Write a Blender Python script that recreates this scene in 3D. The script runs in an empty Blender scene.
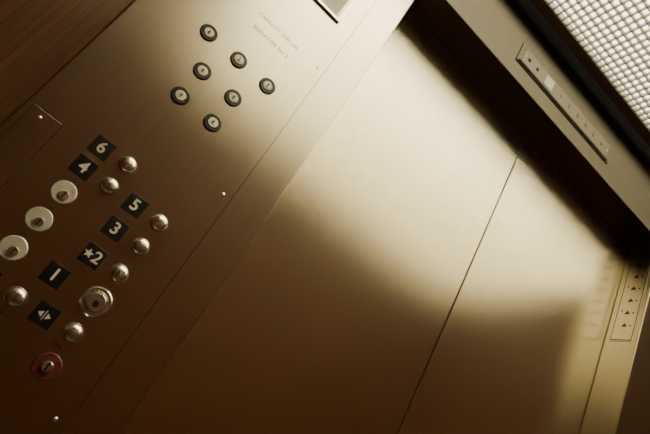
import bpy, bmesh, math
from mathutils import Matrix, Vector
C = bpy.context
col = C.scene.collection

# ------------------------------------------------------------ materials
def new_mat(name):
    m = bpy.data.materials.new(name); m.use_nodes = True
    nt = m.node_tree; b = nt.nodes["Principled BSDF"]
    return m, nt, b

def simple(name, colr, rough=0.5, metal=0.0, emit=0.0, ecol=None):
    m, nt, b = new_mat(name)
    b.inputs["Base Color"].default_value = (*colr, 1)
    b.inputs["Roughness"].default_value = rough
    b.inputs["Metallic"].default_value = metal
    if emit:
        b.inputs["Emission Color"].default_value = (*(ecol or colr), 1)
        b.inputs["Emission Strength"].default_value = emit
    return m

def brushed(name, colr, rough, aniso, scale=(300, 300, 1.2), tang=(0, 0, 1), var=.11, soft=.12):
    m = bpy.data.materials.new(name); m.use_nodes = True
    nt = m.node_tree; N = nt.nodes; L = nt.links
    N.remove(N["Principled BSDF"])
    g = N.new("ShaderNodeBsdfAnisotropic"); g.distribution = 'BECKMANN'
    g2 = N.new("ShaderNodeBsdfAnisotropic"); g2.distribution = 'GGX'
    ms = N.new("ShaderNodeMixShader"); ms.inputs[0].default_value = soft
    L.new(g.outputs[0], ms.inputs[1]); L.new(g2.outputs[0], ms.inputs[2])
    L.new(ms.outputs[0], N["Material Output"].inputs[0])
    tc = N.new("ShaderNodeTexCoord")
    mp = N.new("ShaderNodeMapping"); mp.inputs["Scale"].default_value = scale
    L.new(tc.outputs["Object"], mp.inputs["Vector"])
    n1 = N.new("ShaderNodeTexNoise"); n1.inputs["Scale"].default_value = 1.0; n1.inputs["Detail"].default_value = 3
    L.new(mp.outputs["Vector"], n1.inputs["Vector"])
    mx = N.new("ShaderNodeMix"); mx.data_type = 'RGBA'
    mx.inputs[6].default_value = (*[c * (1-var) for c in colr], 1); mx.inputs[7].default_value = (*[min(1, c * (1+var)) for c in colr], 1)
    L.new(n1.outputs["Fac"], mx.inputs[0])
    cx = N.new("ShaderNodeCombineXYZ")
    for i in range(3): cx.inputs[i].default_value = tang[i]
    for q, r in ((g, rough), (g2, rough + .12)):
        q.inputs["Roughness"].default_value = r
        L.new(mx.outputs[2], q.inputs["Color"])
        q.inputs["Anisotropy"].default_value = aniso
        L.new(cx.outputs[0], q.inputs["Tangent"])
    return m

M_door = brushed("brushed_steel_door", (0.77, 0.715, 0.56), 0.255, 0.2)
M_panel = brushed("brushed_steel_panel", (0.69, 0.635, 0.51), 0.28, 0.2)
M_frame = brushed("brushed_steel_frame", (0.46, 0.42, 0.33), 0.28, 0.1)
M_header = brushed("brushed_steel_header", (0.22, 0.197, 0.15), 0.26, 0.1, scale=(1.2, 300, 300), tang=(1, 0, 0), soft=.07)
M_plate = brushed("satin_plate", (0.52, 0.48, 0.38), 0.30, 0.1)
M_iplate = brushed("indicator_plate", (0.30, 0.275, 0.21), 0.30, 0.1)
M_steel = simple("button_steel", (0.80, 0.76, 0.66), 0.27, 1.0)
M_steel2 = simple("key_disc_satin", (0.50, 0.48, 0.41), 0.45, 0.6)
M_screw = simple("screw_steel", (0.9, 0.86, 0.74), 0.35, 1.0)
M_black = simple("black_plastic", (0.004, 0.0035, 0.003), 0.35)
M_dark = simple("dark_gap", (0.003, 0.002, 0.0015), 0.95)
M_white = simple("white_ink", (0.50, 0.48, 0.42), 0.5)
M_ivory = simple("ivory_jewel", (0.60, 0.58, 0.50), 0.35)
M_red = simple("red_enamel", (0.065, 0.005, 0.005), 0.5)
M_ink = simple("engraved_ink", (0.03, 0.02, 0.012), 0.6)
M_louver = simple("louver_white", (0.38, 0.36, 0.29), 0.4)
M_cream = simple("cream_ceiling_frame", (0.30, 0.27, 0.20), 0.45, 0.3)
M_lamp = simple("lamp_diffuser", (0.9, 0.85, 0.7), 0.5, 0, 24.0, (1.0, 0.895, 0.61))
M_lampf = simple("lamp_diffuser_dim", (0.9, 0.85, 0.7), 0.5, 0, 4.4, (1.0, 0.92, 0.67))
M_sign = simple("lit_indicator", (0.9, 0.85, 0.7), 0.4, 0, 0.35, (1.0, 0.93, 0.72))

def wood():
    m, nt, b = new_mat("wood_laminate"); N = nt.nodes; L = nt.links
    tc = N.new("ShaderNodeTexCoord"); mp = N.new("ShaderNodeMapping"); mp.inputs["Scale"].default_value = (60, 60, 1.6)
    L.new(tc.outputs["Object"], mp.inputs["Vector"])
    n = N.new("ShaderNodeTexNoise"); n.inputs["Scale"].default_value = 1.6; n.inputs["Detail"].default_value = 8; n.inputs["Distortion"].default_value = 0.5
    L.new(mp.outputs[0], n.inputs["Vector"])
    cr = N.new("ShaderNodeValToRGB")
    cr.color_ramp.elements[0].position = .38; cr.color_ramp.elements[0].color = (0.020, 0.0062, 0.0018, 1)
    cr.color_ramp.elements[1].position = .66; cr.color_ramp.elements[1].color = (0.088, 0.032, 0.0105, 1)
    L.new(n.outputs["Fac"], cr.inputs[0]); L.new(cr.outputs[0], b.inputs["Base Color"])
    b.inputs["Roughness"].default_value = 0.45
    b.inputs["Specular IOR Level"].default_value = 0.15
    return m
M_wood = wood()

def floor_mat():
    m, nt, b = new_mat("floor_vinyl"); N = nt.nodes; L = nt.links
    tc = N.new("ShaderNodeTexCoord"); n = N.new("ShaderNodeTexNoise"); n.inputs["Scale"].default_value = 60
    L.new(tc.outputs["Object"], n.inputs["Vector"])
    cr = N.new("ShaderNodeValToRGB")
    cr.color_ramp.elements[0].color = (0.006, 0.0035, 0.002, 1); cr.color_ramp.elements[1].color = (0.018, 0.010, 0.005, 1)
    L.new(n.outputs["Fac"], cr.inputs[0]); L.new(cr.outputs[0], b.inputs["Base Color"]); b.inputs["Roughness"].default_value = .6
    return m
M_floor = floor_mat()

# ------------------------------------------------------------ mesh helpers
def finish(name, bm, mat, parent=None, smooth=False):
    bmesh.ops.recalc_face_normals(bm, faces=bm.faces)
    me = bpy.data.meshes.new(name); bm.to_mesh(me); bm.free()
    o = bpy.data.objects.new(name, me); col.objects.link(o); me.materials.append(mat)
    if smooth:
        for p in me.polygons: p.use_smooth = True
    if parent: o.parent = parent
    return o

def add_box(bm, x0, x1, y0, y1, z0, z1):
    vs = [bm.verts.new(p) for p in ((x0,y0,z0),(x1,y0,z0),(x1,y1,z0),(x0,y1,z0),(x0,y0,z1),(x1,y0,z1),(x1,y1,z1),(x0,y1,z1))]
    for f in ((0,1,2,3),(4,5,6,7),(0,1,5,4),(1,2,6,5),(2,3,7,6),(3,0,4,7)):
        bm.faces.new([vs[i] for i in f])

def box(name, x0, x1, y0, y1, z0, z1, mat, parent=None, bev=0.0):
    bm = bmesh.new(); add_box(bm, x0, x1, y0, y1, z0, z1)
    if bev:
        bmesh.ops.bevel(bm, geom=bm.edges[:], offset=bev, segments=3, affect='EDGES', profile=.5)
    return finish(name, bm, mat, parent)

def empty(name, loc=(0,0,0)):
    e = bpy.data.objects.new(name, None); col.objects.link(e); e.empty_display_size = .05
    return e

def lathe(name, cx, cz, y0, prof, mat, parent=None, seg=40):
    bm = bmesh.new(); rings = []
    for r, d in prof:
        if r < 1e-6: rings.append([bm.verts.new((cx, y0 - d, cz))])
        else: rings.append([bm.verts.new((cx + r*math.cos(2*math.pi*i/seg), y0 - d, cz + r*math.sin(2*math.pi*i/seg))) for i in range(seg)])
    for a, b in zip(rings, rings[1:]):
        for i in range(seg):
            j = (i+1) % seg
            if len(a) == 1: bm.faces.new((a[0], b[i], b[j]))
            elif len(b) == 1: bm.faces.new((a[i], a[j], b[0]))
            else: bm.faces.new((a[i], a[j], b[j], b[i]))
    o = finish(name, bm, mat, parent, True)
    try:
        o.data.set_sharp_from_angle(angle=math.radians(35))
    except Exception: pass
    return o

def poly(name, pts, y, th, mat, parent):
    bm = bmesh.new()
    a = [bm.verts.new((x, y, z)) for x, z in pts]; b = [bm.verts.new((x, y-th, z)) for x, z in pts]
    bm.faces.new(a); bm.faces.new(b)
    n = len(pts)
    for i in range(n): bm.faces.new((a[i], a[(i+1)%n], b[(i+1)%n], b[i]))
    return finish(name, bm, mat, parent)

def text(name, s, cx, cz, y, size, mat, parent, bold=0.0, rot=None):
    cu = bpy.data.curves.new(name, 'FONT'); cu.body = s; cu.size = size
    cu.align_x = 'CENTER'; cu.align_y = 'CENTER'; cu.extrude = 0.0002; cu.offset = bold
    o = bpy.data.objects.new(name, cu); col.objects.link(o)
    o.data.materials.append(mat)
    o.location = (cx, y, cz); o.rotation_euler = rot or (math.radians(90), 0, 0); o.parent = parent
    return o

# ------------------------------------------------------------ room shell (metres)
XL, XR = -0.21, 1.95        # side walls
YB = -1.50                  # back wall
ZC = 2.38
DX0, DX1, DH = 0.211, 1.335, 2.14   # door opening
T = 0.10                    # return depth
box("floor", XL-.05, XR+.05, YB-.05, .35, -.05, 0, M_floor)
box("wall_left", XL-.04, XL, YB, .15, 0, 2.6, M_wood)
box("wall_right", XR, XR+.04, YB, .15, 0, 2.6, M_wood)
box("wall_back", XL-.04, XR+.04, YB-.04, YB, 0, 2.6, M_wood)
wf = empty("wall_front")
box("return_left", XL, DX0, 0, T, 0, ZC-.02, M_panel, wf, .003)
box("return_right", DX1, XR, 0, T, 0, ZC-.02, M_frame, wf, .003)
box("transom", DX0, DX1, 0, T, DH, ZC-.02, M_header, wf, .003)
box("gap_shade_back_1", XL, XR, .02, T, ZC-.02, 2.6, M_dark)  # near-black backing: shade of the gap above the transom, put into colour

# doors
def door(name, x0, x1, yo=0.0):
    return box(name, x0, x1, T+.001, T+.031, .01, DH+.04, M_door, None, .0012)
door("door_1", DX0-.03, .7597)
door("door_2", .7638, DX1+.03)
box("wall_shaft", XL, XR, T+.045, T+.09, 0, 2.6, M_dark)

# jamb plate (inner face of right return)
jp = empty("jamb_braille_plate")
def xbox(name, y0, y1, z0, z1, d0, d1, mat, parent):
    return box(name, DX1-d1, DX1-d0, y0, y1, z0, z1, mat, parent)
xbox("plate", .015, .085, 1.78, 2.10, 0, .002, M_plate, jp)
for (a, b, c, d) in ((.018,.082,1.783,1.786),(.018,.082,2.094,2.097),(.018,.020,1.783,2.097),(.080,.082,1.783,2.097)):
    xbox("border", a, b, c, d, .002, .0024, M_ink, jp)
for k in range(6):
    z = 1.83 + k*.045
    s = .009
    bm = bmesh.new()      # small engraved arrow
    pts = [(.050-s, z), (.050+s, z), (.050, z+1.5*s)]
    a = [bm.verts.new((DX1-.002, yy, zz)) for yy, zz in pts]; b = [bm.verts.new((DX1-.0026, yy, zz)) for yy, zz in pts]
    bm.faces.new(a); bm.faces.new(b)
    for i in range(3): bm.faces.new((a[i], a[(i+1)%3], b[(i+1)%3], b[i]))
    finish("arrow", bm, M_ink, jp)
    xbox("dot", .030, .034, z+.002, z+.006, .002, .0035, M_ink, jp)
    if k % 2: xbox("dot", .066, .070, z+.010, z+.014, .002, .0035, M_ink, jp)

# ------------------------------------------------------------ ceiling
ce = empty("ceiling")
GY0, GY1 = YB+.08, -.055
GX0, GX1 = XL+.05, XR-.05
box("frame_front", XL, XR, GY1, -.022, ZC, ZC+.03, M_cream, ce)
box("frame_back", XL, XR, YB, GY0, ZC, ZC+.03, M_cream, ce)
box("frame_left", XL, GX0, GY0, GY1, ZC, ZC+.03, M_cream, ce)
box("frame_right", GX1, XR, GY0, GY1, ZC, ZC+.03, M_cream, ce)
box("gap_shade_top", XL, XR, -.022, -.0, ZC+.05, ZC+.06, M_dark, ce)  # closes the same gap from above, its shade painted in near-black
bm = bmesh.new(); P = .0215; w = .0015
x = GX0
while x < GX1: add_box(bm, x-w, x+w, GY0, GY1, ZC+.004, ZC+.018); x += P
y = GY1
while y > GY0: add_box(bm, GX0, GX1, y-w, y+w, ZC+.0042, ZC+.0178); y -= P
finish("ceiling_light_louver", bm, M_louver)
YF = -.30
lp = empty("ceiling_lamp_diffuser")
box("diffuser_front", GX0, GX1, YF, GY1, ZC+.031, ZC+.041, M_lampf, lp)
box("diffuser_main", GX0, GX1, GY0, YF, ZC+.031, ZC+.041, M_lamp, lp)
box("ceiling_slab", XL, XR, YB, .02, 2.56, 2.6, M_dark, ce)

# ------------------------------------------------------------ floor indicator in transom
fi = empty("floor_indicator_panel")
box("bezel", .545, 1.0, -.003, 0, 2.196, 2.268, M_header, fi, .001)
box("slot", .56, .985, -.0045, -.003, 2.206, 2.258, M_iplate, fi, .0007)
box("slot_line_low", .552, .992, -.0052, -.003, 2.200, 2.2035, M_ink, fi)
box("lit_square", .66, .695, -.0065, -.0045, 2.213, 2.25, M_sign, fi, .001)
for i, s in enumerate("123456"):
    text("digit_"+s, s, .735+i*.042, 2.232, -.0047, .022, M_ink, fi)
for sx in (.585, .622):
    lathe("lamp", sx, 2.232, -.0045, [(.006,0),(.006,.001),(.0,.0025)], M_ink, fi, 20)
for sx in (.569, .976):
    lathe("screw", sx, 2.232, -.0045, [(.0035,0),(.003,.001),(0,.0015)], M_screw, fi, 16)

# ------------------------------------------------------------ control panel
cp = empty("elevator_control_panel")
PY = -.002
box("faceplate", -.147, .135, PY, 0, .60, 1.8165, M_panel, cp, .0004)
box("seam", .1352, .1362, -.0004, 0, .60, 2.25, M_dark, wf)
box("side_cover", -.198, -.150, -.003, 0, .60, 1.258, M_panel, cp, .0006)
box("side_cover_seam", -.199, -.149, -.0005, 0, .599, 1.260, M_dark, cp)
def screw(x, z, y=PY, r=.0034):
    lathe("screw", x, z, y, [(r,0),(r*.9,.0008),(r*.5,.0016),(0,.0018)], M_screw, cp, 18)
for z in (.902, 1.3355, 1.692): screw(.118, z)
for z in (.75, 1.245): screw(-.18, z, -.003)
for (x, z) in ((-.084,1.572),(-.0115,1.572),(.061,1.572),(-.0475,1.500),(.025,1.500),(-.0475,1.432),(.025,1.432)):
    lathe("jewel_ring", x, z, PY, [(.0172,0),(.0172,.002),(.0155,.0035),(.0112,.0035),(.0108,.0015),(0,.0015)], M_black, cp)
    lathe("jewel_lens", x, z, PY, [(.0102,.0015),(.0102,.003),(.0090,.0042),(0,.0046)], M_ivory, cp, 32)
    box("jewel_mark", x-.0012, x+.0012, PY-.0052, PY-.0040, z-.0045, z+.0045, M_black, cp)
    box("jewel_mark_b", x-.0035, x+.0035, PY-.0051, PY-.0040, z-.0012, z+.0012, M_steel, cp)
def label(x, z, s=None, size=.028):
    box("label", x-.0165, x+.0165, PY-.0012, PY, z-.0165, z+.0165, M_black, cp, .0004)
    if s: text("label_char", s, x, z, PY-.0014, size, M_white, cp, .0004)
R1, R2, R3, R4, R5, R6 = 1.270, 1.223, 1.173, 1.119, 1.065, 1.011
label(-.0845, R1-.003, "6"); label(-.0845, R2, "4")
label(.013, R2, "5"); label(.013, R3, "3"); label(.013, R4)
text("label_char", "2", .0200, R4, PY-.0014, .027, M_white, cp, .0004)
pts = []
for i in range(10):
    r = .0082 if i % 2 == 0 else .0036
    a = math.pi/2 + i*math.pi/5
    pts.append((.0055 + r*math.cos(a), R4 + r*math.sin(a)))
poly("star", pts, PY-.0012, .0004, M_white, cp)
label(-.0115, R5, "1"); label(.014, R6); label(-.083, R6)
def tri(x, z, s, sx): poly("arrow", [(x, z+s), (x, z-s), (x+sx, z)], PY-.0012, .0004, M_white, cp)
tri(.0108, R6, .005, -.007) ; tri(.0172, R6, .005, .007)
box("bar", .0134, .0146, PY-.0016, PY-.0012, R6-.008, R6+.008, M_white, cp)
tri(-.091, R6, .005, .006); tri(-.075, R6, .005, -.006)
def knob(x, z):
    lathe("button_collar", x, z, PY, [(.0155,0),(.0155,.0015),(.0148,.003),(.0138,.003),(.0136,.001),(0,.001)], M_steel, cp)
    lathe("button_cap", x, z, PY, [(.0132,.001),(.0132,.006),(.0126,.0082),(.0108,.0102),(.007,.0116),(0,.0122)], M_steel, cp)
for (x, z) in ((-.0375,R1),(-.0375,R2),(.0605,R2),(.0605,R3),(.0605,R4),(.0615,R6),(-.033,R6)): knob(x, z)
def key(x, z, r=.019):
    lathe("key_disc", x, z, PY, [(r,0),(r,.001),(r*.93,.002),(0,.002)], M_steel2, cp)
    lathe("key_barrel", x+.003, z-.004, PY, [(.0075,.002),(.0075,.004),(.0068,.0048),(0,.0048)], M_steel, cp, 28)
    box("key_slot", x+.0020, x+.0040, PY-.0053, PY-.0046, z-.009, z+.001, M_black, cp)
key(-.081, R3); key(-.081, R4); key(-.080, R5)
lathe("key_bezel", .060, R5, PY, [(.0240,0),(.0240,.002),(.0220,.0045),(.0175,.0045),(.0165,.002),(0,.002)], M_steel, cp)
lathe("key_core", .060, R5, PY, [(.0145,.002),(.0145,.007),(.0130,.0085),(0,.0085)], M_steel, cp)
lathe("key_core_hole", .061, R5-.003, PY, [(.0050,.0085),(.0050,.0089),(0,.0089)], M_black, cp)
lathe("stop_ring", .0625, .955, PY, [(.0200,0),(.0200,.0015),(.0188,.0028),(.0,.0028)], M_red, cp)
lathe("stop_barrel", .0625, .955, PY, [(.0080,.0028),(.0080,.006),(.0072,.007),(0,.007)], M_steel, cp)
box("stop_slot", .0615, .0635, PY-.0076, PY-.0068, .949, .961, M_black, cp)
text("engraving", "CAPACITY 2500 LBS", .012, 1.690, PY-.0001, .0115, M_ink, cp)
text("engraving", "ELEVATOR No 2", .012, 1.657, PY-.0001, .0125, M_ink, cp)
text("engraving", "DOOR OPEN", .040, R6-.026, PY-.0001, .0075, M_ink, cp)
text("engraving", "DOOR CLOSE", -.055, R6-.026, PY-.0001, .0075, M_ink, cp)
for z in (R3, R4, R5):
    text("engraving", "ON", -.081, z+.0235, PY-.0001, .005, M_ink, cp)

# certificate holder, fixed to the front return above the control panel
cf = empty("inspection_certificate_frame")
box("backing", -.10, .097, -.005, 0, 1.818, 1.99, M_plate, cf, .001)
for a in ((-.10,.097,1.818,1.826),(-.10,.097,1.982,1.99),(-.10,-.092,1.826,1.982),(.089,.097,1.826,1.982)):
    box("rim", a[0], a[1], -.008, -.005, a[2], a[3], M_steel, cf, .0008)
box("certificate_sheet", -.088, .085, -.0056, -.005, 1.829, 1.979, M_ivory, cf)

# ------------------------------------------------------------ camera
cd = bpy.data.cameras.new("camera"); cam = bpy.data.objects.new("camera", cd); col.objects.link(cam)
X = Vector((.728, -.495, .474)); U = Vector((-.615, -.167, .7706)); F = Vector((.3025, .8525, .426))
F.normalize(); X = (X - F*X.dot(F)).normalized(); U = X.cross(F)
R = Matrix((X, U, -F)).transposed()
cam.matrix_world = Matrix.Translation((0, -.87, 1.0)) @ R.to_4x4()
cd.sensor_width = 36; cd.lens = 507/650*36; cd.clip_start = .01
C.scene.camera = cam
w = bpy.data.worlds.new("world"); C.scene.world = w; w.use_nodes = True
w.node_tree.nodes["Background"].inputs[0].default_value = (0.02, 0.015, 0.01, 1)
